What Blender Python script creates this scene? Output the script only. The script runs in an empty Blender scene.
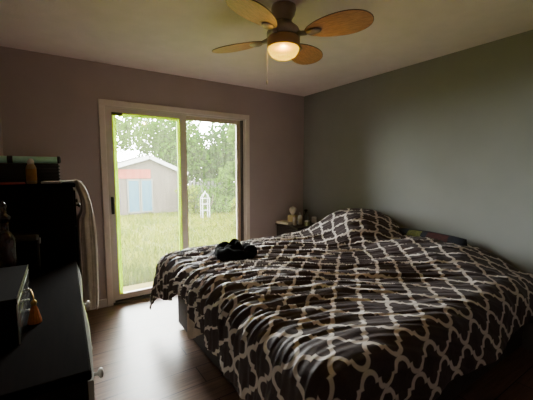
import bpy, bmesh, math, random
import numpy as np
from mathutils import Vector, Matrix
random.seed(7)
PI = math.pi
COL = bpy.context.scene.collection
SC = bpy.context.scene

# ------------------------------------------------------------------ materials
def new_mat(name):
    m = bpy.data.materials.new(name); m.use_nodes = True
    nt = m.node_tree
    for n in list(nt.nodes): nt.nodes.remove(n)
    out = nt.nodes.new('ShaderNodeOutputMaterial')
    return m, nt, out

def srgb(r, g, b):
    f = lambda c: (c/255/12.92) if c/255 <= .04045 else ((c/255+.055)/1.055)**2.4
    return (f(r), f(g), f(b), 1)

def mat(name, col, rough=.6, metal=0, var=.15, scale=8, bump=0, bscale=60, spec=.5, emit=None, estr=0, sheen=0, col2=None, stretch=None, coat=0, transl=0, thru=0):
    """principled surface whose colour wanders between two tones by noise"""
    m, nt, out = new_mat(name)
    N = nt.nodes.new; L = nt.links.new
    p = N('ShaderNodeBsdfPrincipled')
    p.inputs['Roughness'].default_value = rough
    p.inputs['Metallic'].default_value = metal
    p.inputs['Specular IOR Level'].default_value = spec
    p.inputs['Sheen Weight'].default_value = sheen
    p.inputs['Coat Weight'].default_value = coat
    tc = N('ShaderNodeTexCoord'); mp = N('ShaderNodeMapping')
    L(tc.outputs['Object'], mp.inputs['Vector'])
    if stretch: mp.inputs['Scale'].default_value = stretch
    nz = N('ShaderNodeTexNoise'); nz.inputs['Scale'].default_value = scale; nz.inputs['Detail'].default_value = 5
    L(mp.outputs['Vector'], nz.inputs['Vector'])
    rp = N('ShaderNodeValToRGB')
    c1 = tuple(max(0, c*(1-var)) for c in col[:3])+(1,)
    c2 = col2 if col2 else tuple(min(1, c*(1+var)) for c in col[:3])+(1,)
    rp.color_ramp.elements[0].position = .3; rp.color_ramp.elements[0].color = c1
    rp.color_ramp.elements[1].position = .7; rp.color_ramp.elements[1].color = c2
    L(nz.outputs['Fac'], rp.inputs['Fac']); L(rp.outputs['Color'], p.inputs['Base Color'])
    if bump:
        nb = N('ShaderNodeTexNoise'); nb.inputs['Scale'].default_value = bscale; nb.inputs['Detail'].default_value = 4
        L(mp.outputs['Vector'], nb.inputs['Vector'])
        bp = N('ShaderNodeBump'); bp.inputs['Strength'].default_value = bump; bp.inputs['Distance'].default_value = .01
        L(nb.outputs['Fac'], bp.inputs['Height']); L(bp.outputs['Normal'], p.inputs['Normal'])
    if emit:
        p.inputs['Emission Color'].default_value = emit; p.inputs['Emission Strength'].default_value = estr
    if thru:
        t = N('ShaderNodeBsdfTransparent'); t.inputs['Color'].default_value = (1, .66, .14, 1)
        mx = N('ShaderNodeMixShader'); mx.inputs['Fac'].default_value = thru
        L(p.outputs['BSDF'], mx.inputs[1]); L(t.outputs['BSDF'], mx.inputs[2]); L(mx.outputs['Shader'], out.inputs['Surface'])
    elif transl:
        t = N('ShaderNodeBsdfTranslucent'); L(rp.outputs['Color'], t.inputs['Color'])
        mx = N('ShaderNodeMixShader'); mx.inputs['Fac'].default_value = transl
        L(p.outputs['BSDF'], mx.inputs[1]); L(t.outputs['BSDF'], mx.inputs[2]); L(mx.outputs['Shader'], out.inputs['Surface'])
    else:
        L(p.outputs['BSDF'], out.inputs['Surface'])
    return m

def glass_mat(name, haze, tint=(.99, 1, .97, 1)):
    """window pane: clear, a thin mirror reflection, and a streaky tinted film that adds the washed-out daylight haze"""
    m, nt, out = new_mat(name); N = nt.nodes.new; L = nt.links.new
    tr = N('ShaderNodeBsdfTransparent'); tr.inputs['Color'].default_value = tint
    gl = N('ShaderNodeBsdfGlossy'); gl.inputs['Roughness'].default_value = .03
    lw = N('ShaderNodeFresnel'); lw.inputs['IOR'].default_value = 1.45
    mx = N('ShaderNodeMixShader'); L(lw.outputs['Fac'], mx.inputs['Fac'])
    L(tr.outputs['BSDF'], mx.inputs[1]); L(gl.outputs['BSDF'], mx.inputs[2])
    tl = N('ShaderNodeBsdfTranslucent'); tl.inputs['Color'].default_value = (.92, 1, .62, 1)
    tc = N('ShaderNodeTexCoord'); mp = N('ShaderNodeMapping'); mp.inputs['Scale'].default_value = (14, 1, 1.6)
    L(tc.outputs['Object'], mp.inputs['Vector'])
    nz = N('ShaderNodeTexNoise'); nz.inputs['Scale'].default_value = 2.2; nz.inputs['Detail'].default_value = 7
    L(mp.outputs['Vector'], nz.inputs['Vector'])
    mr = N('ShaderNodeMapRange'); mr.inputs['From Min'].default_value = .3; mr.inputs['From Max'].default_value = .75
    mr.inputs['To Min'].default_value = haze*.5; mr.inputs['To Max'].default_value = haze*1.6
    L(nz.outputs['Fac'], mr.inputs['Value'])
    m2 = N('ShaderNodeMixShader'); L(mr.outputs['Result'], m2.inputs['Fac'])
    L(mx.outputs['Shader'], m2.inputs[1]); L(tl.outputs['BSDF'], m2.inputs[2])
    L(m2.outputs['Shader'], out.inputs['Surface'])
    return m

def floor_mat():
    m, nt, out = new_mat('laminate_planks'); N = nt.nodes.new; L = nt.links.new
    p = N('ShaderNodeBsdfPrincipled')
    tc = N('ShaderNodeTexCoord')
    br = N('ShaderNodeTexBrick')
    br.inputs['Scale'].default_value = 1; br.inputs['Brick Width'].default_value = 1.25; br.inputs['Row Height'].default_value = .19
    br.inputs['Mortar Size'].default_value = .0035; br.inputs['Mortar Smooth'].default_value = .3
    br.offset = .37; br.offset_frequency = 2
    br.inputs['Color1'].default_value = (.20, .118, .085, 1); br.inputs['Color2'].default_value = (.26, .16, .12, 1)
    br.inputs['Mortar'].default_value = (.018, .010, .008, 1)
    L(tc.outputs['Object'], br.inputs['Vector'])
    mp = N('ShaderNodeMapping'); mp.inputs['Scale'].default_value = (2.2, 38, 1); L(tc.outputs['Object'], mp.inputs['Vector'])
    nz = N('ShaderNodeTexNoise'); nz.inputs['Scale'].default_value = 1.6; nz.inputs['Detail'].default_value = 8; nz.inputs['Distortion'].default_value = .6
    L(mp.outputs['Vector'], nz.inputs['Vector'])
    rp = N('ShaderNodeValToRGB'); rp.color_ramp.elements[0].position = .3; rp.color_ramp.elements[0].color = (.62, .6, .58, 1)
    rp.color_ramp.elements[1].position = .72; rp.color_ramp.elements[1].color = (1.2, 1.18, 1.15, 1)
    L(nz.outputs['Fac'], rp.inputs['Fac'])
    mx = N('ShaderNodeMix'); mx.data_type = 'RGBA'; mx.blend_type = 'MULTIPLY'; mx.inputs['Factor'].default_value = 1
    L(br.outputs['Color'], mx.inputs['A']); L(rp.outputs['Color'], mx.inputs['B']); L(mx.outputs['Result'], p.inputs['Base Color'])
    mr = N('ShaderNodeMapRange'); mr.inputs['To Min'].default_value = .26; mr.inputs['To Max'].default_value = .40
    L(nz.outputs['Fac'], mr.inputs['Value']); L(mr.outputs['Result'], p.inputs['Roughness'])
    bp = N('ShaderNodeBump'); bp.inputs['Strength'].default_value = .08; bp.inputs['Distance'].default_value = .002
    L(nz.outputs['Fac'], bp.inputs['Height']); L(bp.outputs['Normal'], p.inputs['Normal'])
    L(p.outputs['BSDF'], out.inputs['Surface'])
    return m

def quatrefoil_mat():
    """brown cotton printed with a white quatrefoil trellis, laid out in the cloth's own UV metres"""
    m, nt, out = new_mat('quatrefoil_cotton'); N = nt.nodes.new; L = nt.links.new
    uv = N('ShaderNodeUVMap'); uv.uv_map = 'cloth'
    sp = N('ShaderNodeSeparateXYZ'); L(uv.outputs['UV'], sp.inputs['Vector'])
    def M(op, a, b=None, clamp=False):
        n = N('ShaderNodeMath'); n.operation = op; n.use_clamp = clamp
        for i, v in enumerate((a, b)):
            if v is None: continue
            if isinstance(v, (int, float)): n.inputs[i].default_value = v
            else: L(v, n.inputs[i])
        return n.outputs[0]
    s = .105
    y = M('PINGPONG', M('DIVIDE', M('ADD', sp.outputs['X'], 50*s), s), 1)      # along the bed
    x = M('PINGPONG', M('DIVIDE', M('ADD', sp.outputs['Y'], 50*s), s), 1)      # across the bed
    xx = M('SUBTRACT', x, .5); y1 = M('SUBTRACT', 1, y)
    ra = M('SQRT', M('ADD', M('MULTIPLY', xx, xx), M('MULTIPLY', y, y)))
    rb = M('SQRT', M('ADD', M('MULTIPLY', xx, xx), M('MULTIPLY', y1, y1)))
    da = M('SUBTRACT', .098, M('ABSOLUTE', M('SUBTRACT', ra, .415)))      # scallop round one cell's lobe
    db = M('SUBTRACT', .098, M('ABSOLUTE', M('SUBTRACT', rb, .415)))      # scallop round its neighbour's lobe
    da = M('MINIMUM', da, M('ADD', xx, .07)); db = M('MINIMUM', db, M('SUBTRACT', .07, xx))
    fac = M('ADD', M('MULTIPLY', M('MAXIMUM', da, db), 24), .5, True)
    tc = N('ShaderNodeTexCoord'); nz = N('ShaderNodeTexNoise'); nz.inputs['Scale'].default_value = 9; nz.inputs['Detail'].default_value = 4
    L(tc.outputs['Object'], nz.inputs['Vector'])
    r1 = N('ShaderNodeValToRGB'); r1.color_ramp.elements[0].color = (.034, .0205, .0205, 1); r1.color_ramp.elements[1].color = (.058, .037, .037, 1)
    r2 = N('ShaderNodeValToRGB'); r2.color_ramp.elements[0].color = (.60, .53, .48, 1); r2.color_ramp.elements[1].color = (.78, .71, .66, 1)
    L(nz.outputs['Fac'], r1.inputs['Fac']); L(nz.outputs['Fac'], r2.inputs['Fac'])
    mx = N('ShaderNodeMix'); mx.data_type = 'RGBA'
    L(fac, mx.inputs['Factor']); L(r1.outputs['Color'], mx.inputs['A']); L(r2.outputs['Color'], mx.inputs['B'])
    p = N('ShaderNodeBsdfPrincipled'); p.inputs['Roughness'].default_value = .62; p.inputs['Specular IOR Level'].default_value = .3; p.inputs['Sheen Weight'].default_value = .06
    p.inputs['Sheen Roughness'].default_value = .5
    L(mx.outputs['Result'], p.inputs['Base Color'])
    wv = N('ShaderNodeTexNoise'); wv.inputs['Scale'].default_value = 55; wv.inputs['Detail'].default_value = 3
    L(tc.outputs['Object'], wv.inputs['Vector'])
    bp = N('ShaderNodeBump'); bp.inputs['Strength'].default_value = .25; bp.inputs['Distance'].default_value = .006
    L(wv.outputs['Fac'], bp.inputs['Height']); L(bp.outputs['Normal'], p.inputs['Normal'])
    L(p.outputs['BSDF'], out.inputs['Surface'])
    return m

MAT = {
 'ceiling': mat('ceiling_paint', (.93, .80, .79), .9, var=.03, bump=.25, bscale=90),
 'wall_mauve': mat('mauve_wall_paint', (.40, .335, .335), .8, var=.04, scale=3, bump=.05, bscale=200),
 'wall_grey': mat('grey_wall_paint', (.235, .240, .228), .75, var=.04, scale=3, bump=.05, bscale=200),
 'floor': floor_mat(),
 'casing': mat('casing_paint', (.72, .65, .60), .5, var=.05),
 'base': mat('baseboard_paint', (.62, .58, .54), .5, var=.05),
 'vinyl': mat('door_vinyl', (.62, .56, .52), .45, var=.05),
 'vinyl_tan': mat('tan_frame', (.58, .49, .36), .5, var=.08),
 'gasket': mat('yellow_green_gasket', (.62, .80, .01), .4, var=.1, transl=.6),
 'track': mat('dark_track', (.05, .042, .036), .5, var=.3),
 'dark_metal': mat('bronze_handle', (.03, .022, .018), .4, metal=.5, var=.2),
 'espresso': mat('espresso_wood', (.0052, .0024, .0015), .85, var=.35, scale=5, stretch=(14, 1, 14), spec=.02),
 'espresso_side': mat('espresso_side', (.006, .0042, .004), .55, var=.3, scale=4, stretch=(8, 8, 1), spec=.1),
 'drawer_glare': mat('drawer_painted_glare', (.36, .35, .32), .22, var=.08, scale=6, spec=.7),  # window glare on the glossy fronts, put in as a pale base colour
 'silver': mat('brushed_silver', (.62, .60, .57), .28, metal=.9, var=.06),
 'glasspane': mat('smoky_panel', (.045, .04, .036), .18, var=.2, spec=.7),
 'box_dark': mat('jewellery_box_wood', (.007, .005, .0045), .45, var=.3, scale=10, spec=.15),
 'box_top': mat('jewellery_box_lid', (.006, .004, .003), .5, spec=.15, var=.3, scale=10, stretch=(10, 1, 1)),
 'orange': mat('orange_tassel', (.62, .20, .05), .7, var=.25, scale=40, stretch=(6, 6, .5)),
 'gold': mat('gold_thread', (.5, .3, .08), .35, metal=.8, var=.1),
 'teal': mat('teal_foam', (.40, .75, .64), .6, var=.12, scale=30),
 'black': mat('black_plastic', (.006, .006, .006), .45, var=.2),
 'black_cloth': mat('black_cloth', (.004, .004, .0045), .9, var=.3, scale=40, bump=.5, bscale=150, spec=.08),
 'cream': mat('cream_cloth', (.60, .54, .49), .85, var=.1, scale=25, bump=.4, bscale=120, sheen=.2),
 'amber': mat('amber_bottle', (.28, .14, .02), .4, var=.3, scale=30),
 'bottle_tan': mat('tan_bottle', (.26, .19, .10), .4, var=.15),
 'white_plastic': mat('white_plastic', (.72, .70, .66), .4, var=.05),
 'paper': mat('white_paper', (.66, .62, .56), .8, var=.06),
 'red_paper': mat('red_card', (.30, .045, .06), .6, var=.2),
 'rose_glass': mat('rose_brown_glass', (.030, .014, .012), .2, var=.35, scale=30, spec=.6),
 'yellow_card': mat('yellow_card', (.58, .50, .26), .7, var=.15, scale=40),
 'green_card': mat('olive_card', (.42, .44, .22), .7, var=.2, scale=40),
 'steel': mat('dark_bottle', (.06, .07, .075), .3, var=.2),
 'ns_wood': mat('nightstand_wood', (.022, .012, .010), .4, var=.35, scale=6, stretch=(1, 1, 14)),
 'mattress': mat('mattress_fabric', (.55, .52, .48), .85, var=.05),
 'bedbase': mat('bed_base_fabric', (.040, .029, .024), .8, var=.2, scale=30),
 'sheet': mat('beige_sheet', (.60, .50, .40), .8, var=.15, scale=20, transl=.3),
 'navy': mat('navy_print', (.006, .008, .016), .8, var=.4, scale=30),
 'lime': mat('lime_print', (.13, .14, .03), .8, var=.4, scale=60),
 'redcloth': mat('red_print', (.05, .009, .007), .8, var=.4, scale=50),
 'blade': mat('woven_blade', (.56, .30, .15), .34, var=.22, scale=22, stretch=(1, 5, 1), bump=.3, bscale=90),
 'blade_rim': mat('dark_blade_edge', (.05, .024, .014), .4, var=.2),
 'nickel': mat('brushed_bronze', (.36, .29, .23), .4, metal=.4, var=.12),
 'copper': mat('copper_band', (.55, .33, .18), .4, metal=.4, var=.15),
 'bowl': mat('lit_amber_bowl', (.10, .085, .002), .3, var=.05, emit=(1.0, .62, .0, 1), estr=.30, thru=.05),
 'chain': mat('pull_chain', (.6, .55, .48), .4, metal=.3, var=.1),
 'lawn': mat('lawn_soil', (0.048, 0.062, 0.0004), .95, var=.35, scale=1.4, col2=(0.0627, 0.0608, 0.0038, 1), spec=0),
 'grass': mat('grass_blades', (0.0342, 0.0589, 0.0009), .8, var=.4, scale=1.5, col2=(0.0798, 0.0893, 0.0019, 1), transl=.3, spec=0),
 'patio': mat('pale_patio', (0.0912, 0.0722, 0.0247), .9, var=.15, scale=12, spec=0),
 'shed_wall': mat('weathered_shed_boards', (0.0562, 0.0450, 0.0375), .9, var=.25, scale=3, stretch=(12, 1, .4), spec=0),
 'shed_red': mat('faded_red_boards', (0.1375, 0.0350, 0.0250), .9, var=.25, scale=3, stretch=(12, 1, .4), spec=0),
 'shed_door': mat('blue_grey_boards', (0.0275, 0.0625, 0.0850), .8, var=.2, scale=4, stretch=(12, 1, .4), spec=0),
 'shed_white': mat('white_fascia', (.22, .22, .21), .7, var=.08, spec=0),
 'shed_roof': mat('shed_shingles', (0.0625, 0.0587, 0.0562), .95, var=.25, scale=8, spec=0),
 'fence': mat('grey_fence', (0.0750, 0.0750, 0.0663), .9, var=.2, scale=4, stretch=(10, 1, .5), spec=0),
 'leaf_a': mat('leaf_mid', (0.0221, 0.0544, 0.0017), .7, var=.4, scale=2, transl=.45, spec=0),
 'leaf_b': mat('leaf_pale', (0.0374, 0.0748, 0.0051), .7, var=.4, scale=2, transl=.45, spec=0),
 'leaf_c': mat('leaf_blue', (0.0204, 0.0493, 0.0085), .7, var=.4, scale=2, transl=.45, spec=0),
 'leaf_y': mat('leaf_yellow', (0.0765, 0.1020, 0.0008), .7, var=.35, scale=2, transl=.45, spec=0),
 'bark': mat('bark', (.085, .065, .05), .95, var=.3, scale=12, stretch=(4, 4, .6), spec=0),
 'glass_l': glass_mat('hazy_pane_left', .016),
 'glass_r': glass_mat('hazy_pane_right', .012),
 'duvet': quatrefoil_mat(),
 'label_dark': mat('dark_sticker', (.05, .045, .02), .5, var=.3),
}

# ------------------------------------------------------------------ mesh helpers
def obj(name, bm, m, parent=None, smooth=False, loc=None):
    me = bpy.data.meshes.new(name); bm.normal_update(); bm.to_mesh(me); bm.free()
    ms = m if isinstance(m, (list, tuple)) else [m]
    for k in ms: me.materials.append(MAT[k])
    if smooth:
        for p in me.polygons: p.use_smooth = True
    o = bpy.data.objects.new(name, me); COL.objects.link(o)
    if parent: o.parent = parent
    if loc: o.location = loc
    return o

def tag(o, label, cat, group=None, kind=None):
    o['label'] = label; o['category'] = cat
    if group: o['group'] = group
    if kind: o['kind'] = kind
    return o

def thing(name, label, cat, loc=(0, 0, 0), rz=0, group=None):
    o = bpy.data.objects.new(name, None); o.empty_display_size = .1; COL.objects.link(o)
    o.location = loc; o.rotation_euler = (0, 0, rz)
    return tag(o, label, cat, group)

def struct(o): o['kind'] = 'structure'; return o

def box(bm, x0, x1, y0, y1, z0, z1, bev=0, seg=2, mi=0):
    vs = [bm.verts.new((x, y, z)) for z in (z0, z1) for (x, y) in ((x0, y0), (x1, y0), (x1, y1), (x0, y1))]
    fs = [(3, 2, 1, 0), (4, 5, 6, 7), (0, 1, 5, 4), (1, 2, 6, 5), (2, 3, 7, 6), (3, 0, 4, 7)]
    faces = [bm.faces.new([vs[i] for i in f]) for f in fs]
    for f in faces: f.material_index = mi
    if bev:
        es = list({e for f in faces for e in f.edges})
        bmesh.ops.bevel(bm, geom=es, offset=bev, segments=seg, affect='EDGES', profile=.5)
    return faces

def mkbox(*a, **k):
    bm = bmesh.new(); box(bm, *a, **k); return bm

def lathe(bm, prof, n=32, c=(0, 0, 0), cap=True, ax='z'):
    rings = []
    for r, z in prof:
        ring = []
        for i in range(n):
            t = 2*PI*i/n
            p = (r*math.cos(t), r*math.sin(t), z)
            if ax == 'x': p = (p[2], p[0], p[1])
            if ax == 'y': p = (p[0], -p[2], p[1])
            ring.append(bm.verts.new((c[0]+p[0], c[1]+p[1], c[2]+p[2])))
        rings.append(ring)
    for a, b in zip(rings, rings[1:]):
        for i in range(n):
            bm.faces.new((a[i], a[(i+1) % n], b[(i+1) % n], b[i]))
    if cap:
        bm.faces.new(list(reversed(rings[0]))); bm.faces.new(rings[-1])
    return bm

def mklathe(prof, **k):
    bm = bmesh.new(); lathe(bm, prof, **k)
    bmesh.ops.recalc_face_normals(bm, faces=bm.faces); return bm

def tube(bm, pts, rad, n=10, cap=True):
    pts = [Vector(p) for p in pts]
    rads = rad if isinstance(rad, (list, tuple)) else [rad]*len(pts)
    rings = []; up = Vector((.13, .21, .97)).normalized()
    for i, p in enumerate(pts):
        t = (pts[min(i+1, len(pts)-1)]-pts[max(i-1, 0)]).normalized()
        a = t.cross(up)
        if a.length < 1e-3: a = t.cross(Vector((1, 0, 0)))
        a.normalize(); b = a.cross(t)
        rings.append([bm.verts.new(p+(a*math.cos(2*PI*k/n)+b*math.sin(2*PI*k/n))*rads[i]) for k in range(n)])
    for A, B in zip(rings, rings[1:]):
        for k in range(n): bm.faces.new((A[k], A[(k+1) % n], B[(k+1) % n], B[k]))
    if cap:
        bm.faces.new(list(reversed(rings[0]))); bm.faces.new(rings[-1])
    return bm

def mktube(*a, **k):
    bm = bmesh.new(); tube(bm, *a, **k); bmesh.ops.recalc_face_normals(bm, faces=bm.faces); return bm

def grid_obj(name, P, m, parent=None, uv=None, thick=0, closed=False):
    """P: (n, k, 3) array of points -> one smooth mesh"""
    n, k = P.shape[:2]
    me = bpy.data.meshes.new(name)
    idx = np.arange(n*k).reshape(n, k)
    f = np.stack([idx[:-1, :-1], idx[1:, :-1], idx[1:, 1:], idx[:-1, 1:]], -1).reshape(-1, 4)
    me.from_pydata(P.reshape(-1, 3).tolist(), [], f.tolist())
    me.materials.append(MAT[m])
    if uv is not None:
        l = me.uv_layers.new(name='cloth'); li = np.empty(len(me.loops), int); me.loops.foreach_get('vertex_index', li)
        l.data.foreach_set('uv', uv.reshape(-1, 2)[li].astype(np.float32).ravel())
    for p in me.polygons: p.use_smooth = True
    o = bpy.data.objects.new(name, me); COL.objects.link(o)
    if parent: o.parent = parent
    if thick:
        s = o.modifiers.new('thickness', 'SOLIDIFY'); s.thickness = thick; s.offset = -1
    return o

# numpy gradient noise ---------------------------------------------------------
_rng = np.random.RandomState(11)
_perm = _rng.permutation(512); _perm = np.concatenate([_perm, _perm, _perm])
_ga = _rng.rand(512)*2*PI
def noise(x, y, seed=0):
    x = np.asarray(x, float)+seed*17.31; y = np.asarray(y, float)+seed*9.77
    xi = np.floor(x).astype(int); yi = np.floor(y).astype(int); xf = x-xi; yf = y-yi
    def g(ix, iy, dx, dy):
        h = _perm[(_perm[ix & 511]+iy) & 511]; a = _ga[h]; return np.cos(a)*dx+np.sin(a)*dy
    s = lambda t: t*t*t*(t*(t*6-15)+10)
    u, v = s(xf), s(yf)
    n0 = g(xi, yi, xf, yf)*(1-u)+g(xi+1, yi, xf-1, yf)*u
    n1 = g(xi, yi+1, xf, yf-1)*(1-u)+g(xi+1, yi+1, xf-1, yf-1)*u
    return (n0*(1-v)+n1*v)*1.5
def sst(a, b, x):
    t = np.clip((x-a)/(b-a), 0, 1); return t*t*(3-2*t)

# ------------------------------------------------------------------ the room
D, XR, XL, YF, H = 3.581, 3.03, -.335, -1.6, 2.44
T = .14
struct(obj('floor', mkbox(XL-T, XR+T, YF-T, D+.0, -.12, 0), 'floor'))
struct(obj('ceiling', mkbox(XL-T, XR+T, YF-T, D+T, H, H+.12), 'ceiling'))
struct(obj('wall_right', mkbox(XR, XR+T, YF-T, D+T, 0, H), 'wall_grey'))
struct(obj('wall_left', mkbox(XL-T, XL, YF-T, D+T, 0, H), 'wall_mauve'))
struct(obj('wall_front', mkbox(XL, XR, YF-T, YF, 0, H), 'wall_mauve'))
OX0, OX1, OZ = .468, 2.068, 2.045      # rough opening of the sliding door
bm = bmesh.new()
box(bm, XL, OX0, D, D+T, -.12, H); box(bm, OX1, XR, D, D+T, -.12, H); box(bm, OX0, OX1, D, D+T, OZ, H); box(bm, OX0, OX1, D, D+T, -.12, -.002)
struct(obj('wall_back', bm, 'wall_mauve'))
# baseboards
bm = bmesh.new(); box(bm, XL, .412, D-.014, D, 0, .085, .004); struct(obj('baseboard_back', bm, 'base'))
bm = bmesh.new(); box(bm, 2.122, XR, D-.014, D, 0, .085, .004); struct(obj('baseboard_back', bm, 'base'))
struct(obj('baseboard_right', mkbox(XR-.014, XR, .95, D-.014, 0, .085, bev=.004), 'base'))
struct(obj('baseboard_left', mkbox(XL, XL+.014, YF, D-.014, 0, .085, bev=.004), 'base'))

# sliding glass door ------------------------------------------------------------
door = bpy.data.objects.new('door_1', None); COL.objects.link(door); struct(door)
door['label'] = 'sliding glass patio door with two hazy panes and yellow-green edge seal'
bm = bmesh.new(); cw = .056
box(bm, .413, .413+cw, D-.02, D, 0, 2.093-cw, .004); box(bm, 2.12-cw, 2.12, D-.02, D, 0, 2.093-cw, .004)
box(bm, .413, 2.12, D-.02, D, 2.093-cw, 2.093, .005)
obj('casing', bm, 'casing', door)
bm = bmesh.new()     # jambs and head
box(bm, OX0, OX0+.022, D, D+T, 0, OZ); box(bm, OX1-.02, OX1, D, D+T, 0, OZ); box(bm, OX0+.022, OX1-.02, D, D+T, OZ-.02, OZ)
obj('jamb', bm, 'vinyl', door)
bm = bmesh.new()
box(bm, OX0, OX1, D-.012, D+T, -.002, .022, .004); box(bm, OX0+.02, OX1-.02, D+.036, D+.044, .022, .036); box(bm, OX0+.02, OX1-.02, D+.082, D+.09, .022, .036)
obj('track', bm, 'track', door)
def sash(x0, x1, y0, y1, z0, z1, wl, wr, wt, wb, m, gm, gasket):
    bm = bmesh.new()
    box(bm, x0, x0+wl, y0, y1, z0, z1, .004); box(bm, x1-wr, x1, y0, y1, z0, z1, .004)
    box(bm, x0+wl, x1-wr, y0, y1, z1-wt, z1, .004); box(bm, x0+wl, x1-wr, y0, y1, z0, z0+wb, .004)
    f = obj('sash_frame', bm, m, door)
    gx0, gx1, gz0, gz1 = x0+wl, x1-wr, z0+wb, z1-wt
    ym = (y0+y1)/2
    obj('pane', mkbox(gx0-.004, gx1+.004, ym-.002, ym+.002, gz0-.004, gz1+.004), gm, f)
    if gasket:
        bm = bmesh.new(); g = .026
        box(bm, gx0, gx0+g*1.3, y0+.004, y1, gz0, gz1); box(bm, gx1-g, gx1, y0+.004, y1, gz0, gz1)
        box(bm, gx0+g, gx1-g, y0+.004, y1, gz1-g, gz1)
        o = obj('edge_seal', bm, 'gasket', f); o['label'] = 'bright yellow-green seal around the glass'
    return f
sl = sash(.488, 1.305, D+.014, D+.05, .036, 2.028, .05, .078, .05, .062, 'vinyl', 'glass_l', True)
sr = sash(1.262, 2.03, D+.062, D+.098, .036, 2.028, .055, .052, .05, .062, 'vinyl_tan', 'glass_r', False)
bm = bmesh.new(); box(bm, 2.03, 2.048, D+.02, D+.1, .036, 2.025); obj('dark_gap_fill', bm, 'track', door)  # dark strip filling the gap between right sash and jamb
# handle
bm = bmesh.new(); box(bm, .493, .517, D+.003, D+.014, .95, 1.13, .004); box(bm, .497, .513, D-.03, D+.004, .962, .982, .004); box(bm, .497, .513, D-.03, D+.004, 1.098, 1.118, .004)
box(bm, .495, .515, D-.04, D-.026, .955, 1.125, .006)
obj('door_handle', bm, 'dark_metal', door)
bm = bmesh.new(); box(bm, .53, .63, D+.008, D+.014, 1.953, 1.982, .002)
o = obj('sticker', bm, 'label_dark', door); o['label'] = 'small dark sticker at the top corner of the left pane'

# ------------------------------------------------------------------ bed
BX0, BX1, BY0, BY1 = .87, 2.99, .86, 2.78
bed = thing('bed', 'wide bed on a dark brown upholstered base with its head against the grey wall', 'bed', (0, 0, 0))
obj('bed_base', mkbox(BX0+.01, BX1, BY0+.02, BY1-.02, .03, .37, bev=.02), 'bedbase', bed)
bm = bmesh.new()
box(bm, BX0+.0, BX1, BY0, BY1, .37, .60, .05, 4)
obj('mattress', bm, 'mattress', bed, True)
for x in (BX0+.08, BX1-.08):
    for y in (BY0+.09, BY1-.09):
        obj('leg', mklathe([(.03, 0), (.035, .04)], n=16, c=(x, y, 0)), 'black', bed)

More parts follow.
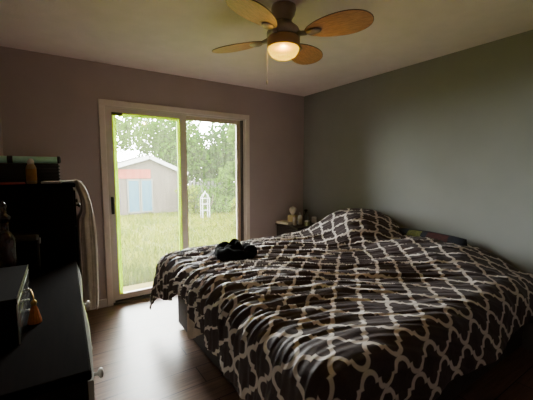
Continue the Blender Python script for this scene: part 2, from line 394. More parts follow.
def duvet():
    R = .125; A = .49; L_ = BX1-.02-BX0; W = BY1-BY0-.02; st = .0072
    Y0 = BY0+.01
    nu = int((L_+A)/st); nv = int((W+2*A)/st)
    u = np.linspace(-A, L_, nu)[:, None]*np.ones((1, nv)); v = np.linspace(-A, W+A, nv)[None, :]*np.ones((nu, 1))
    # uneven hems
    foot = .38+.05*np.sin(v*3.1+.6)+.05*noise(v*2.2, 0*v, 3)+.09*sst(.95, 1.15, v)*(1-sst(1.4, 1.6, v))*-1
    foot = foot-.02*sst(W-.05, W+.3, v)
    near = .38-.075*sst(.7, 1.8, u)+.035*noise(u*2, 0*u, 4); far = .40+.03*noise(u*2, 0*u, 5)
    uf = np.where(u < 0, u/A*foot, u)
    vf = np.where(v < 0, v/A*near, np.where(v > W, W+(v-W)/A*far, v))
    a = np.maximum(0, -uf); bn = np.maximum(0, -vf); bf = np.maximum(0, vf-W)
    b = bn+bf; sb = np.where(bf > 0, 1., -1.)
    s = np.hypot(a, b); ss = np.maximum(s, 1e-6)
    dx = -a/ss; dy = sb*b/ss
    inner_u = np.maximum(uf, 0); inner_v = np.clip(vf, 0, W)
    al = math.radians(9)
    arc = PI*R/2
    be = np.minimum(s/R, PI/2)
    Hh = np.where(s < arc, R*np.sin(be), R+(s-arc)*math.sin(al)); Dd = np.where(s < arc, R*(1-np.cos(be)), R+(s-arc)*math.cos(al))
    # hanging folds
    t = sst(.08, .45, s)
    ang = np.arctan2(b, a)
    corner = np.sin(2*ang)*(a > 0)*(b > 0)
    fold = .045*noise(vf*5.2, .3+0*vf, 6)*(a/ss)**2+.03*noise(uf*3.2, .1+0*uf, 7)*(b/ss)**2
    fold = fold+corner*(.035*np.cos(ang*6.0+.5)+.05*(bf > 0))
    Hh = Hh+t*fold
    X = BX0+inner_u+dx*Hh; Y = Y0+inner_v+dy*Hh
    # top relief : pillows under the cover, sag, plump edge
    bmp = lambda cx, cy, sx, sy, p=2.0: np.exp(-(np.abs((X-cx)/sx)**p+np.abs((Y-cy)/sy)**p))
    top = .668+.016*noise(uf*1.6, vf*1.6, 8)
    pil = np.maximum(.265*bmp(2.76, 2.33, .43, .40, 2.9), .085*bmp(2.72, 1.45, .42, .48, 2.6))
    slope = .025*sst(.5, 1.7, uf)*sst(0, .7, vf)
    edge = -.022*sst(.30, 0, uf)*sst(.9, 1.5, vf)
    Z = top+(pil+slope)*(1-sst(0, .1, b))+edge-Dd
    # droop toward the wall side at the near head corner
    Z = Z-.06*sst(.35, 0, vf)*sst(1.4, 2.1, uf)
    # wrinkles
    warp = .07*noise(uf*1.7, vf*1.7, 9)
    g = .60*(np.where(uf > .6, uf-.3, np.where(uf > 0, uf**2/1.2, 0)))
    c = vf+g+warp
    M = .22+.78*sst(.10, .60, vf+.25*inner_u*0)
    M = M*(1-.62*sst(1.0, 1.7, uf))*(1-.4*sst(1.75, W+.1, vf))
    M = np.where(b > 0, M*(1-.5*sst(0, .2, b)), M)
    M = M*(1-.40*sst(.12, .34, a)*(vf < W))
    def ridged(f1, f2, sd):
        n = noise(c*f1, uf*f2+vf*.4, sd); return 1-np.abs(n)*2.2
    ft = sst(1.1, .2, uf)
    w = (.026+.006*ft)*ridged(13.5, 1.2, 21)+(.014+.004*ft)*ridged(28, 1.9, 22)+.010*ridged(6, 1.0, 24)
    # cross creases near the pillows and head
    w2 = .010*noise(uf*7, vf*4, 31)+.006*(1-2*np.abs(noise(uf*9+vf*5, vf*6-uf*4, 32)))
    H_ = M*w+(.35+.65*sst(1.0, 1.6, uf))*w2
    bn_ = np.minimum(be, 1.35)
    X = X+dx*np.sin(bn_)*H_; Y = Y+dy*np.sin(bn_)*H_; Z = Z+np.cos(bn_)*H_
    # keep clear of the wall and the mattress
    X = np.minimum(X, XR-.012)
    P = np.stack([X, Y, Z], -1)
    # fabric coordinates: arc length along v (gathered cloth shows its print compressed)
    dv = np.linalg.norm(np.diff(P, axis=1), axis=2); fv = np.concatenate([np.zeros((nu, 1)), np.cumsum(dv, 1)], 1)
    k = np.argmin(np.abs(v[0]-W*.15)); fv = fv-fv[:, k:k+1]
    fvs = fv
    du = np.linalg.norm(np.diff(P, axis=0), axis=2); fu = np.concatenate([np.zeros((1, nv)), np.cumsum(du, 0)], 0)
    k = np.argmin(np.abs(u[:, 0]-.0)); fu = fu-fu[k:k+1]
    fus = .5*fu+.5*uf
    return grid_obj('duvet', P, 'duvet', None, np.stack([fus, fvs], -1), .012)
dv = duvet()
tag(dv, 'rumpled dark brown duvet with white quatrefoil trellis spread over the bed', 'duvet')

# sheet corner below the duvet at the foot
n, k = 24, 16
S = np.zeros((n, k, 3))
for i in range(n):
    for j in range(k):
        a, b = i/(n-1), j/(k-1)
        y = 1.90+.27*b-.03*a
        z = .54-.31*a*(1-.55*abs(b-.72))
        x = .775-.025*a+.012*math.sin(b*11+a*2)*a
        S[i, j] = (x, y, z)
o = grid_obj('bed_sheet', S, 'sheet', None, None, .003)
tag(o, 'loose corner of a beige sheet hanging below the duvet at the bed foot', 'sheet')

# black bundled garment on the bed
def garment():
    root = thing('folded_garment', 'black knitted garment bundled up on the duvet near the bed foot', 'clothing', (1.205, 2.27, .672), math.radians(-33)); root.scale = (.9, .95, 1.3)
    n, k = 72, 22
    P = np.zeros((n, k+1, 3))
    for i in range(n):
        t = 2*PI*i/(n-1)
        for j in range(k+1):
            p = 2*PI*j/k
            R_ = .100; r = .045+.010*math.sin(3*t+1)+.006*math.sin(7*t+2*p)
            rr = R_+r*math.cos(p)
            P[i, j] = (1.3*rr*math.cos(t), .72*rr*math.sin(t), .047+r*.95*math.sin(p)+.012*math.sin(t))
    o = grid_obj('rolled_edge', P, 'black_cloth', root)
    n, k = 40, 40
    P = np.zeros((n, k, 3))
    for i in range(n):
        for j in range(k):
            a = i/(n-1)*2-1; b = j/(k-1)*2-1
            x = .125*a*math.sqrt(max(0, 1-b*b/2)); y = .075*b*math.sqrt(max(0, 1-a*a/2))
            d = min(1, math.hypot(a*math.sqrt(1-b*b/2), b*math.sqrt(1-a*a/2)))
            P[i, j] = (x, y+.01, .05+.055*(1-d**2)+.016*math.sin(a*6+b*3)*(1-d)+.012*abs(math.sin(a*4-b*5))*(1-d))
    o = grid_obj('heaped_cloth', P, 'black_cloth', root)
    P = np.zeros((24, 9, 3))
    for i in range(24):
        t = i/23
        for j in range(9):
            p = 2*PI*j/8; r = .014+.004*math.sin(t*9)
            P[i, j] = (-.06+.12*t, .045*math.sin(t*PI)+r*math.cos(p), .085+.035*math.sin(t*PI)+r*math.sin(p))
    grid_obj('strap', P, 'black_cloth', root)
garment()

# printed pillow between duvet and wall
def pillow():
    n, k = 48, 36
    top = np.zeros((n, 2*k, 3))
    root = thing('pillow', 'navy pillow with lime and red printed patches behind the duvet at the wall', 'pillow', (2.90, 1.66, .665), 0)
    def surf(a, b, off):
        # a along Y (length), b along Z (height); thickness along X
        sx = (1-abs(a)**3.2)**.5*(1-abs(b)**3.2)**.5
        y = .38*a*(1-.06*b*b); z = .165*b*(1-.10*a*a)
        return (y, z, .075*sx*off)
    def build(name, m, f, lim):
        P = np.zeros((n, k, 3))
        a0, a1, b0, b1 = lim
        for i in range(n):
            for j in range(k):
                a = a0+(a1-a0)*i/(n-1); b = b0+(b1-b0)*j/(k-1)
                y, z, x = surf(a, b, f)
                P[i, j] = (x, y, z)
        return grid_obj(name, P, m, root)
    build('pillow_front', 'navy', -1, (-1, 1, -1, 1)); build('pillow_back', 'navy', 1, (-1, 1, -1, 1))
    q = build('print_patch', 'lime', -1.06, (.05, .42, -.2, .93)); q['label'] = 'lime green printed patch'
    q = build('print_patch', 'redcloth', -1.06, (-.62, -.10, -.2, .96)); q['label'] = 'dark red printed patch'
    for c in root.children: c.rotation_euler = (0, math.radians(12), 0)
    return root
pillow()

# ------------------------------------------------------------------ nightstand and what stands on it
NX0, NX1, NY0, NY1, NZ = 2.50, 3.0, 3.05, 3.53, .69
ns = thing('nightstand', 'dark brown wooden nightstand in the corner beyond the bed', 'nightstand', (NX0, NY0, 0))
w, d = NX1-NX0, NY1-NY0
obj('cabinet_body', mkbox(.015, w, .01, d-.01, .06, NZ-.025, bev=.004), 'ns_wood', ns)
obj('top_board', mkbox(0, w, 0, d, NZ-.025, NZ, bev=.005), 'ns_wood', ns)
for z0, z1 in ((.37, .645), (.09, .35)):
    dr = obj('drawer', mkbox(0, .016, .03, d-.03, z0, z1, bev=.004), 'ns_wood', ns)
    obj('knob', mklathe([(.006, 0), (.006, .012), (.014, .018), (.012, .028), (.002, .03)], n=16, c=(0, d/2, (z0+z1)/2), ax='x'), 'silver', dr)
    for v_ in dr.children[0].data.vertices: v_.co.x = -v_.co.x
for x in (.04, w-.04):
    for y in (.05, d-.05): obj('leg', mkbox(x-.02, x+.02, y-.02, y+.02, 0, .06, bev=.003), 'ns_wood', ns)

bk = thing('book', 'pale paperback lying flat on the dark nightstand', 'book', (2.555, 3.40, NZ), math.radians(8))
obj('page_block', mkbox(-.045, .115, -.105, .105, .003, .024), 'paper', bk)
obj('cover', mkbox(-.048, .118, -.108, .108, .024, .028, bev=.001), 'paper', bk); obj('cover', mkbox(-.048, .118, -.108, .108, 0, .003, bev=.001), 'paper', bk)
ts = thing('tissue_box', 'small yellow tissue box with a white tissue pulled up', 'tissue box', (2.665, 3.36, NZ+.028), math.radians(30))
obj('carton', mkbox(-.052, .052, -.052, .052, .0, .085, bev=.004), 'yellow_card', ts)
P = np.zeros((16, 25, 3))
for i in range(16):
    t = i/15
    for j in range(25):
        p = 2*PI*j/24; r = (.012+.042*math.sin(min(1, t*1.15)*PI*.62)*(1+.18*math.sin(5*p)))*(1 if t < .8 else max(.05, 1-((t-.8)/.2)**2*.9))
        P[i, j] = (r*math.cos(p), r*.8*math.sin(p), .083+.115*t+.008*math.sin(3*p)*t)
grid_obj('tissue', P, 'white_plastic', ts)
def bottle(name, label, cat, x, y, z, prof, m, capprof=None, capm='white_plastic', lab=None, labm='paper', grp=None):
    t = thing(name, label, cat, (x, y, z), 0, grp)
    obj('bottle_body' if 'bottle' in name else 'body', mklathe(prof, n=28), m, t, True)
    if capprof: obj('cap', mklathe(capprof, n=24), capm, t, True)
    if lab: obj('paper_label', mklathe(lab, n=28, cap=False), labm, t, True)
    return t
bottle('pill_bottle', 'white pill bottle standing in front of the yellow tissue box', 'bottle', 2.60, 3.235, NZ, [(.024, 0), (.026, .004), (.026, .07), (.022, .078)], 'white_plastic', [(.025, .078), (.025, .10), (.022, .104)], 'white_plastic', [(.0265, .015), (.0265, .06)])
bottle('lotion_bottle', 'pale lotion bottle with rounded shoulders beside the tissue box', 'bottle', 2.70, 3.25, NZ, [(.028, 0), (.031, .006), (.031, .09), (.024, .115), (.012, .125)], 'white_plastic', [(.014, .125), (.014, .15), (.010, .156)], 'silver', [(.0315, .02), (.0315, .075)])
bottle('spray_bottle', 'dark spray bottle with narrow neck near the grey wall', 'bottle', 2.87, 3.33, NZ, [(.034, 0), (.037, .006), (.037, .085), (.028, .11), (.012, .125), (.012, .14)], 'steel', [(.014, .14), (.016, .155), (.024, .16), (.024, .175), (.008, .18)], 'black')
bottle('cream_jar', 'small round white jar at the back of the nightstand', 'jar', 2.94, 3.24, NZ+0, [(.028, 0), (.032, .006), (.032, .05), (.028, .055)], 'white_plastic', [(.033, .055), (.033, .075), (.028, .08)], 'white_plastic')
sb = thing('small_carton', 'small olive and cream carton at the front of the nightstand', 'carton', (2.72, 3.13, NZ), math.radians(25))
obj('carton_body', mkbox(-.03, .03, -.022, .022, 0, .062, bev=.002), 'green_card', sb); obj('carton_flap', mkbox(-.0305, .0305, -.0225, .0225, .048, .064, bev=.002), 'paper', sb)

# ------------------------------------------------------------------ left furniture
# low dresser : local frame, +x front, y along its length
LR = math.radians(-1.59)
low = thing('dresser', 'low espresso dresser with silver knobs and bowed drawer fronts painted pale for window glare', 'dresser', (.061, .962, 0), LR)
LN, LD, LH = 1.41, .385, .85
obj('carcass', mkbox(-LD, -.007, .012, LN-.01, .06, LH-.028, bev=.004), 'espresso_side', low)
obj('top_board', mkbox(-LD, .004, 0, LN, LH-.028, LH, bev=.006), 'espresso', low)
obj('plinth', mkbox(-LD+.02, -.05, .03, LN-.03, 0, .06), 'espresso_side', low)
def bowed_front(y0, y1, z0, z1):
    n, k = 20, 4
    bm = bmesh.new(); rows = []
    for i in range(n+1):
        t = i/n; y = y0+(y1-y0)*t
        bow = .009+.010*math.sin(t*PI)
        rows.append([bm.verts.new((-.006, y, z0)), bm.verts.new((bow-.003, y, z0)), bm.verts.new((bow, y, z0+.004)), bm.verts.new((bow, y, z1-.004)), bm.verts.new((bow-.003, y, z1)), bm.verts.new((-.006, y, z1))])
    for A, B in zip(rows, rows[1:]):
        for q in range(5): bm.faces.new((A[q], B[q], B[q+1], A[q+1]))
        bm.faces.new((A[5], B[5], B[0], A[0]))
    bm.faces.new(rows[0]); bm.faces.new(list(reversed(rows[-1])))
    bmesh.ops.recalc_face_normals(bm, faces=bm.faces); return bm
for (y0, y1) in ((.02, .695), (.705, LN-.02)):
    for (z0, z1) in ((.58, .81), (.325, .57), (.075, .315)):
        dr = obj('drawer', bowed_front(y0, y1, z0, z1), 'drawer_glare', low)
        for f in (.33,):
            kb = obj('knob', mklathe([(.007, 0), (.006, .014), (.010, .018), (.0165, .022), (.0175, .028), (.014, .033), (.003, .035)], n=20, c=(.015, y0+(y1-y0)*f, (z0+z1)/2), ax='x'), 'silver', dr, True)

# tall chest
tall = thing('chest_of_drawers', 'tall black-brown chest of drawers standing beyond the low dresser', 'chest of drawers', (.112, 2.40, 0), math.radians(-1.2))
TD, TN, TH = .43, .86, 1.315
obj('carcass', mkbox(-TD, 0, .004, TN, .05, TH-.025, bev=.004), 'espresso_side', tall)
obj('top_board', mkbox(-TD, .014, -.008, TN+.008, TH-.025, TH, bev=.005), 'espresso', tall)
obj('plinth', mkbox(-TD+.02, -.03, .03, TN-.03, 0, .05), 'espresso_side', tall)
for i in range(5):
    z0 = .07+i*.242
    dr = obj('drawer', mkbox(.0, .012, .02, TN-.02, z0, z0+.232, bev=.004), 'espresso_side', tall)
    for f in (.25, .75):
        obj('knob', mklathe([(.007, 0), (.006, .014), (.0165, .022), (.0175, .028), (.003, .035)], n=18, c=(.012, .02+(TN-.04)*f, z0+.116), ax='x'), 'dark_metal', dr, True)
ct = Vector((0, 0, TH))

# throw draped over the chest's front edge: a thick folded bundle hanging in front, its end lying on the top
def throw():
    keys = [(.45, .014, .112), (.55, .012, .118), (.70, .012, .121), (.85, .012, .122), (1.0, .014, .119), (1.08, .018, .114), (1.12, .040, .110), (1.18, .046, .101), (1.235, .036, .090), (1.27, .022, .080), (1.30, .017, .066), (1.325, .0165, .046), (1.337, .018, .024)]
    zs = np.linspace(.45, 1.337, 60); xi = np.interp(zs, [k[0] for k in keys], [k[1] for k in keys]); xo = np.interp(zs, [k[0] for k in keys], [k[2] for k in keys])
    n = 96; P = np.zeros((len(zs)+2, n+1, 3))
    for i, z in enumerate(zs):
        cx = (xi[i]+xo[i])/2; wx = (xo[i]-xi[i])/2; hang = min(1, max(.15, (1.32-z)/.25))
        for j in range(n+1):
            t = 2*PI*j/n; c, q = math.cos(t), math.sin(t)
            fo = 1+.11*hang*math.cos(9*t+1.2+z*1.3)+.05*hang*math.cos(17*t+z*3)
            sx = math.copysign(abs(c)**.6, c); sy = math.copysign(abs(q)**.6, q)
            P[i+1, j] = (max(.013, cx+wx*sx*(fo if c > 0 else 1)), .13+.115*sy*(fo if q < 0 else 1), z+.010*math.sin(t*3)*(i < 3))
    P[0] = P[1].mean(0); P[-1] = P[-2].mean(0)
    bmv = grid_obj('hang', P, 'cream')
    k = 30; path = [(-.15, TH+.009), (-.10, TH+.008), (-.04, TH+.009), (0, TH+.012), (.025, TH+.014), (.05, TH+.004)]
    S = np.zeros((30, k, 3)); tx_ = np.linspace(0, 5, 30)
    for i in range(30):
        x = np.interp(tx_[i], range(6), [p[0] for p in path]); z = np.interp(tx_[i], range(6), [p[1] for p in path])
        for j in range(k):
            b = j/(k-1); S[i, j] = (x-.02*math.sin(b*5)*(i < 8), .015+.23*b, z+.004*(1+math.sin(b*13))*.8)
    fl = grid_obj('flap', S, 'cream')
    # one mesh
    bm = bmesh.new(); bm.from_mesh(bmv.data); bm.from_mesh(fl.data)
    for o_ in (bmv, fl): bpy.data.objects.remove(o_)
    o = obj('throw_blanket', bm, 'cream', None, True)
    o.location = tall.location; o.rotation_euler = tall.rotation_euler
    tag(o, 'grey-beige throw blanket hanging over the front edge of the tall chest', 'blanket')
throw()

# on the tall chest
cz = TH
cs = thing('storage_case', 'long black ribbed case on top of the tall chest', 'case', (-.10, 2.60, cz))
obj('case_body', mkbox(-.215, .145, -.05, .09, .012, .128, bev=.008), 'black', cs)
bm = bmesh.new()
for i in range(5): box(bm, .02, .150, -.054, .092, .022+i*.021, .032+i*.021, .003)
obj('rib_grille', bm, 'black', cs)
obj('case_base', mkbox(-.21, .150, -.052, .088, 0, .014, bev=.003), 'black', cs)
rl = thing('foam_roll', 'rolled teal foam tube lying along the black case', 'roll', (-.10, 2.585, cz+.1285))
bm = bmesh.new(); lathe(bm, [(.018, -.215), (.022, -.21), (.022, .135), (.018, .14)], n=20, c=(0, 0, .0225), ax='x'); bmesh.ops.recalc_face_normals(bm, faces=bm.faces)
obj('foam_tube', bm, 'teal', rl, True)
bm = bmesh.new(); lathe(bm, [(.020, .137), (.0245, .14), (.0245, .152), (.018, .158)], n=20, c=(0, 0, .0245), ax='x'); bmesh.ops.recalc_face_normals(bm, faces=bm.faces)
obj('end_cap', bm, 'black', rl, True)
bm = bmesh.new(); lathe(bm, [(.0235, -.125), (.0240, -.122), (.0240, -.10), (.0235, -.097)], n=20, c=(0, 0, .024), ax='x', cap=False); bmesh.ops.recalc_face_normals(bm, faces=bm.faces)
obj('strap', bm, 'black', rl, True)
bottle('supplement_bottle', 'tan bottle with amber label and pale cap on the tall chest', 'bottle', -.103, 2.475, cz, [(.024, 0), (.027, .004), (.027, .10), (.020, .118), (.014, .122)], 'bottle_tan', [(.017, .122), (.0175, .14), (.011, .152), (.004, .156)], 'paper', [(.0276, .02), (.0276, .092)], 'amber')
rc = thing('greeting_card', 'dark red card lying flat at the edge of the tall chest', 'card', (-.205, 2.455, cz), math.radians(5))
obj('card_back', mkbox(-.06, .07, -.035, .04, 0, .006, bev=.001), 'red_paper', rc); obj('card_leaf', mkbox(-.058, .068, -.034, .039, .007, .010, bev=.001), 'red_paper', rc)
nb = thing('memo_pad', 'small pale memo pad beside the bottle on the tall chest', 'notepad', (-.005, 2.465, cz), math.radians(-4))
obj('pad', mkbox(-.05, .045, -.03, .03, 0, .012, bev=.001), 'cream', nb); obj('binding', mkbox(.045, .056, -.03, .03, 0, .022, bev=.002), 'paper', nb)

# on the low dresser
lz = LH
jb = thing('jewellery_box', 'dark jewellery box with thin metal edging on the low dresser', 'box', (-.112, 1.24, lz), math.radians(-1))
obj('box_body', mkbox(-.20, 0, 0, .43, 0, .128, bev=.003), 'box_dark', jb)
obj('lid', mkbox(-.20, .003, -.003, .433, .130, .150, bev=.003), 'box_top', jb)
for z0, z1 in ((.012, .045), (.05, .084), (.089, .124)):
    dr = obj('drawer', mkbox(0, .004, .012, .418, z0, z1, bev=.0015), 'glasspane', jb)
    obj('knob', mklathe([(.003, 0), (.003, .006), (.006, .009), (.004, .013), (.001, .014)], n=12, c=(.004, .215, (z0+z1)/2), ax='x'), 'silver', dr, True)
bm = bmesh.new(); box(bm, .0015, .0045, 0, .43, .1475, .1515); box(bm, .0015, .0045, 0, .43, .127, .1295); box(bm, .0, .0045, -.001, .003, 0, .15)
obj('metal_edging', bm, 'silver', jb)
tx = thing('tassel', 'orange tassel hanging from a knob of the jewellery box', 'tassel', (-.086, 1.452, .957))
tp = [(.0, 0, 0.0), (.004, -.02, -.004), (.008, -.045, -.012), (.010, -.06, -.022)]
obj('cord', mktube(tp, .0025, n=8), 'gold', tx, True)
e = tp[-1]
bm = bmesh.new(); lathe(bm, [(.003, 0), (.008, -.004), (.010, -.012), (.007, -.020), (.006, -.022)], n=16, c=e); bmesh.ops.recalc_face_normals(bm, faces=bm.faces)
obj('knot', bm, 'gold', tx, True)
bm = bmesh.new()
nn = 28; rings = []
for zz, rr in ((-.020, .006), (-.032, .010), (-.06, .016), (-.074, .019), (-.084, .020)):
    rings.append([bm.verts.new((e[0]+rr*(1+.10*(q % 2))*math.cos(2*PI*q/nn), e[1]+rr*(1+.10*(q % 2))*math.sin(2*PI*q/nn), e[2]+zz)) for q in range(nn)])
for A_, B_ in zip(rings, rings[1:]):
    for q in range(nn): bm.faces.new((A_[q], A_[(q+1) % nn], B_[(q+1) % nn], B_[q]))
bm.faces.new(rings[-1]); bmesh.ops.recalc_face_normals(bm, faces=bm.faces)
obj('skirt', bm, 'orange', tx)
dc = bottle('decanter', 'dark reddish glass decanter with stopper standing behind the jewellery box', 'decanter', -.205, 2.02, lz, [(.030, 0), (.036, .008), (.034, .05), (.040, .09), (.040, .20), (.030, .235), (.018, .25), (.016, .285), (.020, .29)], 'rose_glass', [(.013, .29), (.014, .30), (.026, .306), (.028, .32), (.012, .335), (.010, .36), (.015, .375), (.003, .40)], 'rose_glass')
cy = thing('cosmetics_case', 'dark rounded case lying beside the decanter in the shadow of the tall chest', 'case', (-.13, 2.16, lz))
bm = bmesh.new(); box(bm, -.075, .055, -.05, .05, .0, .16, .012, 3); obj('case_body', bm, 'box_dark', cy)
bm = bmesh.new(); box(bm, -.078, .058, -.053, .053, .161, .205, .016, 4); obj('lid', bm, 'glasspane', cy)
obj('clasp', mkbox(.056, .062, -.012, .012, .145, .175, bev=.002), 'silver', cy)

# ------------------------------------------------------------------ ceiling fan
FX, FY = 1.29, 1.735
fan = thing('ceiling_fan', 'four-blade ceiling fan with oval wicker blades and a lit amber bowl', 'ceiling fan', (FX, FY, H))
obj('canopy', mklathe([(.078, 0), (.080, -.02), (.072, -.05), (.052, -.082), (.050, -.095)], n=40), 'nickel', fan, True)
obj('motor_housing', mklathe([(.050, -.092), (.064, -.11), (.095, -.135), (.108, -.16), (.108, -.182), (.10, -.19)], n=40), 'nickel', fan, True)
obj('light_ring', mklathe([(.098, -.19), (.106, -.198), (.106, -.250), (.100, -.256)], n=40), 'copper', fan, True)
obj('glass_bowl', mklathe([(.098, -.253), (.101, -.260), (.096, -.28), (.080, -.303), (.052, -.318), (.02, -.325), (.002, -.326)], n=40), 'bowl', fan, True)['label'] = 'glowing amber glass bowl'
BZ = -.186
def blade_bm(z0, th, grow, r0=.15, r1=.56, wmax=.105):
    bm = bmesh.new(); n = 40; top = []; bot = []
    for i in range(n):
        t = 2*PI*i/n
        c, s = math.cos(t), math.sin(t)
        x = (r0+r1)/2+(r1-r0)/2*c; wid = wmax*(1+.22*c)
        y = wid*s
        cx = (r0+r1)/2
        x = cx+(x-cx)*grow; y *= grow
        zz = z0-y*math.tan(math.radians(11))
        top.append(bm.verts.new((x, y, zz+th/2))); bot.append(bm.verts.new((x, y, zz-th/2)))
    bm.faces.new(top); bm.faces.new(list(reversed(bot)))
    for i in range(n): bm.faces.new((bot[i], bot[(i+1) % n], top[(i+1) % n], top[i]))
    bmesh.ops.recalc_face_normals(bm, faces=bm.faces); return bm
for q in range(4):
    an = math.radians(27+90*q)
    bl = obj('blade', blade_bm(BZ, .006, 1.0), 'blade', fan); bl.rotation_euler = (0, 0, an)
    obj('blade_rim', blade_bm(BZ, .0045, 1.012), 'blade_rim', bl)
    bm = bmesh.new()
    tube(bm, [(.085, 0, BZ+.006), (.13, 0, BZ-.002), (.17, 0, BZ-.006)], [.017, .015, .013], n=12)
    lathe(bm, [(.002, -.014), (.030, -.012), (.036, -.006), (.036, .0)], n=24, c=(.205, 0, BZ-.002))
    for v_ in bm.verts:
        if v_.co.x > .16: v_.co.x = .205+(v_.co.x-.205)*1.35
    bmesh.ops.recalc_face_normals(bm, faces=bm.faces)
    obj('bracket', bm, 'nickel', bl, True)
cx_, cy_ = -.088, .060
obj('pull_chain', mktube([(cx_*.9, cy_*.9, -.225), (cx_, cy_, -.24), (cx_, cy_, -.46)], .0016, n=6), 'chain', fan)
obj('chain_fob', mklathe([(.001, 0), (.005, -.004), (.006, -.018), (.003, -.026), (.001, -.027)], n=12, c=(cx_, cy_, -.458)), 'chain', fan, True)

# ------------------------------------------------------------------ the garden outside
GZ = -.16
struct(obj('lawn', mkbox(-14, 22, D+T+.01, 34, GZ-.1, GZ), 'lawn'))
pt = obj('patio', mkbox(-.6, 3.4, D+T+.01, D+T+.75, GZ, GZ+.03), 'patio'); struct(pt)
# grass
def grass():
    rs = np.random.RandomState(3); N_ = 16000
    y = D+T+.8+(rs.rand(N_)**2.0)*9.5; x = -.2+(y*.02)+rs.rand(N_)*(1.2+y*.62)-.3
    h = .05+.09*rs.rand(N_)+.05*(rs.rand(N_) > .93); a = rs.rand(N_)*2*PI; w_ = .006+.006*rs.rand(N_); lx = (rs.rand(N_)-.5)*.09; ly = (rs.rand(N_)-.5)*.09
    V = np.zeros((N_, 3, 3))
    V[:, 0] = np.stack([x-w_*np.cos(a), y-w_*np.sin(a), np.full(N_, GZ)], 1); V[:, 1] = np.stack([x+w_*np.cos(a), y+w_*np.sin(a), np.full(N_, GZ)], 1)
    V[:, 2] = np.stack([x+lx, y+ly, GZ+h], 1)
    me = bpy.data.meshes.new('grass'); me.from_pydata(V.reshape(-1, 3).tolist(), [], np.arange(N_*3).reshape(-1, 3).tolist())
    me.materials.append(MAT['grass']); o = bpy.data.objects.new('grass', me); COL.objects.link(o)
    tag(o, 'sunny overgrown grass of the back garden', 'grass', None, 'stuff')
grass()
# shed
sh = thing('garden_shed', 'weathered gabled garden shed with white fascia and blue-grey doors', 'shed', (1.75, 12, GZ))
W_, Hs, Hp, dp = 2.35, 1.66, 2.02, 2.6
bm = bmesh.new()
pr = [(0, 0), (W_, 0), (W_, Hs-.15), (W_/2, Hp), (0, Hs)]
f0 = [bm.verts.new((x, 0, z)) for x, z in pr]; f1 = [bm.verts.new((x, dp, z)) for x, z in pr]
bm.faces.new(list(reversed(f0))); bm.faces.new(f1)
for i in range(5): bm.faces.new((f0[i], f0[(i+1) % 5], f1[(i+1) % 5], f1[i]))
bmesh.ops.recalc_face_normals(bm, faces=bm.faces)
obj('shed_walls', bm, 'shed_wall', sh)
def slab(p, q, th, y0, y1):
    bm = bmesh.new(); n_ = Vector((-(q[1]-p[1]), 0, q[0]-p[0])).normalized()*th
    a_ = [Vector((p[0], y0, p[1])), Vector((q[0], y0, q[1])), Vector((q[0], y1, q[1])), Vector((p[0], y1, p[1]))]
    lo = [bm.verts.new(v_) for v_ in a_]; hi = [bm.verts.new(v_+n_) for v_ in a_]
    bm.faces.new(lo); bm.faces.new(hi)
    for i in range(4): bm.faces.new((lo[i], lo[(i+1) % 4], hi[(i+1) % 4], hi[i]))
    bmesh.ops.recalc_face_normals(bm, faces=bm.faces); return bm
L0, PK, R0 = (-.18, Hs-.04), (W_/2, Hp+.02), (W_+.18, Hs-.22)
obj('roof', slab(L0, PK, .06, -.15, dp+.1), 'shed_roof', sh); obj('roof', slab(PK, R0, .06, -.15, dp+.1), 'shed_roof', sh)
obj('fascia', slab((L0[0], L0[1]-.07), (PK[0], PK[1]-.07), .13, -.19, -.152), 'shed_white', sh); obj('fascia', slab((PK[0], PK[1]-.07), (R0[0], R0[1]-.07), .13, -.19, -.152), 'shed_white', sh)
bm = bmesh.new(); box(bm, .02, W_*.52, -.03, 0, 1.28, 1.60); obj('gable_boards', bm, 'shed_red', sh)
for x0 in (.42, .86):
    dd = obj('shed_door', mkbox(x0, x0+.42, -.04, -.002, .06, 1.25, bev=.006), 'shed_door', sh)
    bm = bmesh.new(); box(bm, x0, x0+.42, -.052, -.04, .06, .11); box(bm, x0, x0+.42, -.052, -.04, 1.2, 1.25); box(bm, x0, x0+.04, -.052, -.04, .11, 1.2); box(bm, x0+.38, x0+.42, -.052, -.04, .11, 1.2)
    obj('door_trim', bm, 'fence', dd)
# low picket fence right of the shed
fn = thing('picket_fence', 'grey weathered picket fence running right of the shed', 'fence', (4.4, 12.4, GZ))
bm = bmesh.new()
for i in range(34): box(bm, i*.16, i*.16+.10, 0, .02, .05, 1.1+.05*((i*7) % 3))
obj('pickets', bm, 'fence', fn); bm = bmesh.new(); box(bm, 0, 5.4, .02, .06, .3, .38); box(bm, 0, 5.4, .02, .06, .85, .93); obj('rails', bm, 'fence', fn)
# white pointed garden ornament
ob = thing('garden_obelisk', 'small white pointed garden obelisk standing in the grass', 'garden ornament', (4.17, 9.9, GZ)); ob.scale = (1.6, 1.6, .83)
bm = bmesh.new()
for sx in (-1, 1):
    for sy in (-1, 1):
        tube(bm, [(sx*.075, sy*.05, 0), (sx*.075, sy*.05, .78), (sx*.05, sy*.03, .90), (0, 0, 1.03)], .010, n=8)
obj('uprights', bm, 'shed_white', ob)
for z in (.30, .55, .78):
    bm = bmesh.new()
    for p0, p1 in (((-.075, -.05), (.075, -.05)), ((.075, -.05), (.075, .05)), ((.075, .05), (-.075, .05)), ((-.075, .05), (-.075, -.05))):
        tube(bm, [(p0[0], p0[1], z), (p1[0], p1[1], z)], .008, n=8)
    obj('crossbar', bm, 'shed_white', ob)
obj('finial', mklathe([(.002, 1.02), (.016, 1.035), (.016, 1.05), (.002, 1.07)], n=12), 'shed_white', ob, True)

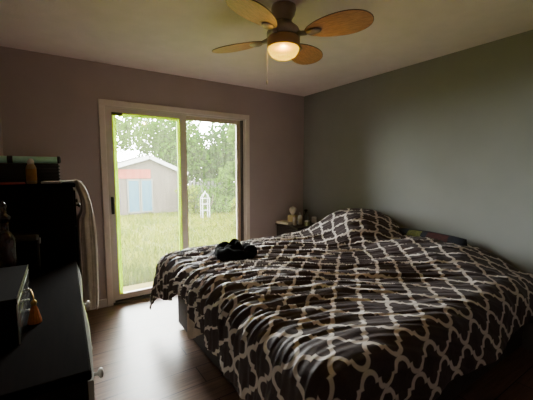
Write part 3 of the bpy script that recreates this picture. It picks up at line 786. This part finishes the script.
def tree(label, x, y, h, rad, leafm, seed, n=4200, low=.0, ls=.11, cat='tree', name='tree', lobes=9):
    rs = np.random.RandomState(seed)
    root = thing(name, label, cat, (x, y, GZ))
    if name == 'tree':
        pts = [(0, 0, -.02)]+[(.10*math.sin(i*1.3+seed), .08*math.cos(i*1.7+seed), h*.75*i/6) for i in range(1, 7)]
        bm = bmesh.new(); tube(bm, pts, [.05*h*(.55-.07*i)*.6+.02 for i in range(7)], n=10)
        for q in range(6):
            a = q*1.1+seed; z = h*(.3+.07*q)
            tube(bm, [(0, 0, z), (math.cos(a)*rad*.35, math.sin(a)*rad*.35, z+.12*h), (math.cos(a)*rad*.7, math.sin(a)*rad*.7, z+.2*h)], [.035, .022, .01], n=6)
        bmesh.ops.recalc_face_normals(bm, faces=bm.faces); obj('trunk', bm, 'bark', root, True)
    else:
        bm = bmesh.new()
        for q in range(5):
            a = q*1.26; tube(bm, [(0, 0, 0), (math.cos(a)*rad*.3, math.sin(a)*rad*.3, h*.4), (math.cos(a)*rad*.5, math.sin(a)*rad*.5, h*.75)], [.02, .015, .006], n=6)
        obj('stems', bm, 'bark', root, True)
    # lobed crown of leaf quads
    lc = np.stack([(rs.rand(lobes)-.5)*1.5*rad, (rs.rand(lobes)-.5)*1.3*rad, h*(low+.12+(.86-low-.12)*rs.rand(lobes))], 1)
    lr = rad*(.42+.3*rs.rand(lobes))
    w_ = rs.randint(0, lobes, n); d = rs.randn(n, 3); d /= np.linalg.norm(d, axis=1)[:, None]
    P = lc[w_]+d*(lr[w_]*(.55+.45*rs.rand(n)**.5))[:, None]
    P[:, 2] = np.clip(P[:, 2], .06, h)
    e1 = rs.randn(n, 3); e1 /= np.linalg.norm(e1, axis=1)[:, None]; e2 = np.cross(e1, rs.randn(n, 3)); e2 /= np.linalg.norm(e2, axis=1)[:, None]
    sz = (ls*(.6+.8*rs.rand(n)))[:, None]
    V = np.stack([P-e1*sz, P+e2*sz*.5, P+e1*sz, P-e2*sz*.5], 1)
    me = bpy.data.meshes.new('crown'); me.from_pydata(V.reshape(-1, 3).tolist(), [], np.arange(n*4).reshape(-1, 4).tolist())
    me.materials.append(MAT[leafm]); o = bpy.data.objects.new('crown', me); COL.objects.link(o); o.parent = root
    return root
G = 'trees at the end of the garden'
TREES = [
 ('pale green tree rising behind the shed roof', 2.2, 17.5, 4.9, 2.0, 'leaf_b', 1),
 ('mid green tree right of the shed, seen by the door centre stile', 5.6, 16.0, 4.7, 1.9, 'leaf_a', 2),
 ('blue-green tree in the middle of the right pane', 7.6, 15.0, 4.4, 1.8, 'leaf_c', 3),
 ('tall mid green tree at the right edge of the right pane', 8.6, 13.0, 4.2, 1.8, 'leaf_a', 4),
 ('pale tree far back between shed and right pane', 6.6, 21.0, 6.0, 2.4, 'leaf_b', 5),
 ('yellow-green tree close by at the far right of the glass', 7.0, 10.6, 3.6, 1.4, 'leaf_b', 6),
 ('grey-green tree left behind the shed', -.2, 18.5, 4.6, 1.8, 'leaf_c', 7),
]
for lab, x, y, h, r_, lm, sd in TREES:
    tr = tree(lab, x, y, h, r_, lm, sd, n=6500, lobes=14); tr['group'] = G
for lab, x, y, h, r_, lm, sd in [
 ('yellow-green bush at the right end of the shed front', 4.35, 11.4, 1.0, .55, 'leaf_y', 11),
 ('round green bush in front of the picket fence', 5.6, 11.3, 1.2, .7, 'leaf_a', 12),
 ('pale bush behind the white obelisk', 4.75, 11.0, 1.0, .65, 'leaf_b', 13),
 ('yellow bush low at the right edge of the right pane', 4.6, 7.6, .75, .6, 'leaf_y', 14),
]:
    b_ = tree(lab, x, y, h, r_, lm, sd, n=900, ls=.07, cat='bush', name='bush', lobes=6); b_['group'] = 'bushes on the lawn'

# ------------------------------------------------------------------ light
wd = bpy.data.worlds.new('overcast'); SC.world = wd; wd.use_nodes = True
nt = wd.node_tree; bg = nt.nodes['Background']
tcw = nt.nodes.new('ShaderNodeTexCoord'); nzw = nt.nodes.new('ShaderNodeTexNoise'); nzw.inputs['Scale'].default_value = 2.0
rw = nt.nodes.new('ShaderNodeValToRGB'); rw.color_ramp.elements[0].color = (.86, .92, 1, 1); rw.color_ramp.elements[1].color = (1, 1, .98, 1)
nt.links.new(tcw.outputs['Generated'], nzw.inputs['Vector']); nt.links.new(nzw.outputs['Fac'], rw.inputs['Fac']); nt.links.new(rw.outputs['Color'], bg.inputs['Color'])
# sky brightness by direction: added bright and dark lobes shaping the right wall's light
dt = nt.nodes.new('ShaderNodeVectorMath'); dt.operation = 'DOT_PRODUCT'; dt.inputs[1].default_value = (-.86, .42, .28)
crw = nt.nodes.new('ShaderNodeValToRGB')
for _ in range(3): crw.color_ramp.elements.new(.5)
for e_, (p_, v_) in zip(crw.color_ramp.elements, ((.30, .78), (.60, .74), (.80, .32), (.90, .50), (.98, .85))):
    e_.position = p_; e_.color = (v_, v_, v_, 1)
mlw = nt.nodes.new('ShaderNodeMath'); mlw.operation = 'MULTIPLY'; mlw.inputs[1].default_value = 16.0
nt.links.new(tcw.outputs['Generated'], dt.inputs[0]); nt.links.new(dt.outputs['Value'], crw.inputs['Fac'])
nt.links.new(crw.outputs['Color'], mlw.inputs[0]); nt.links.new(mlw.outputs[0], bg.inputs['Strength'])
pl = bpy.data.lights.new('door_portal', 'AREA'); pl.shape = 'RECTANGLE'; pl.size = 1.6; pl.size_y = 2.03; pl.cycles.is_portal = True
po = bpy.data.objects.new('door_portal', pl); COL.objects.link(po); po.location = (1.268, D+T+.02, 1.02); po.rotation_euler = (math.radians(-90), 0, 0)

bl_ = bpy.data.lights.new('fan_bulb', 'POINT'); bl_.energy = 13; bl_.color = (1, .86, .72); bl_.shadow_soft_size = .026
bo = bpy.data.objects.new('fan_bulb', bl_); COL.objects.link(bo); bo.location = (FX, FY, H-.29)

# ------------------------------------------------------------------ camera
cam = bpy.data.cameras.new('camera'); co = bpy.data.objects.new('camera', cam); COL.objects.link(co)
cam.sensor_fit = 'HORIZONTAL'; cam.sensor_width = 36; cam.lens = 321.35*36/533; cam.clip_start = .02
pitch, yaw = math.radians(5.237), math.radians(33.724)
co.location = (0, 0, 1.397); co.rotation_euler = (PI/2-pitch, 0, -yaw)
SC.camera = co
SC.view_settings.view_transform = 'AgX'
SC.view_settings.look = 'AgX - Base Contrast'
SC.view_settings.exposure = 2.65
SC.cycles.max_bounces = 10; SC.cycles.diffuse_bounces = 6; SC.cycles.transparent_max_bounces = 12
SC.cycles.sample_clamp_indirect = 6; SC.cycles.caustics_reflective = False; SC.cycles.caustics_refractive = False
SC.cycles.use_denoising = True
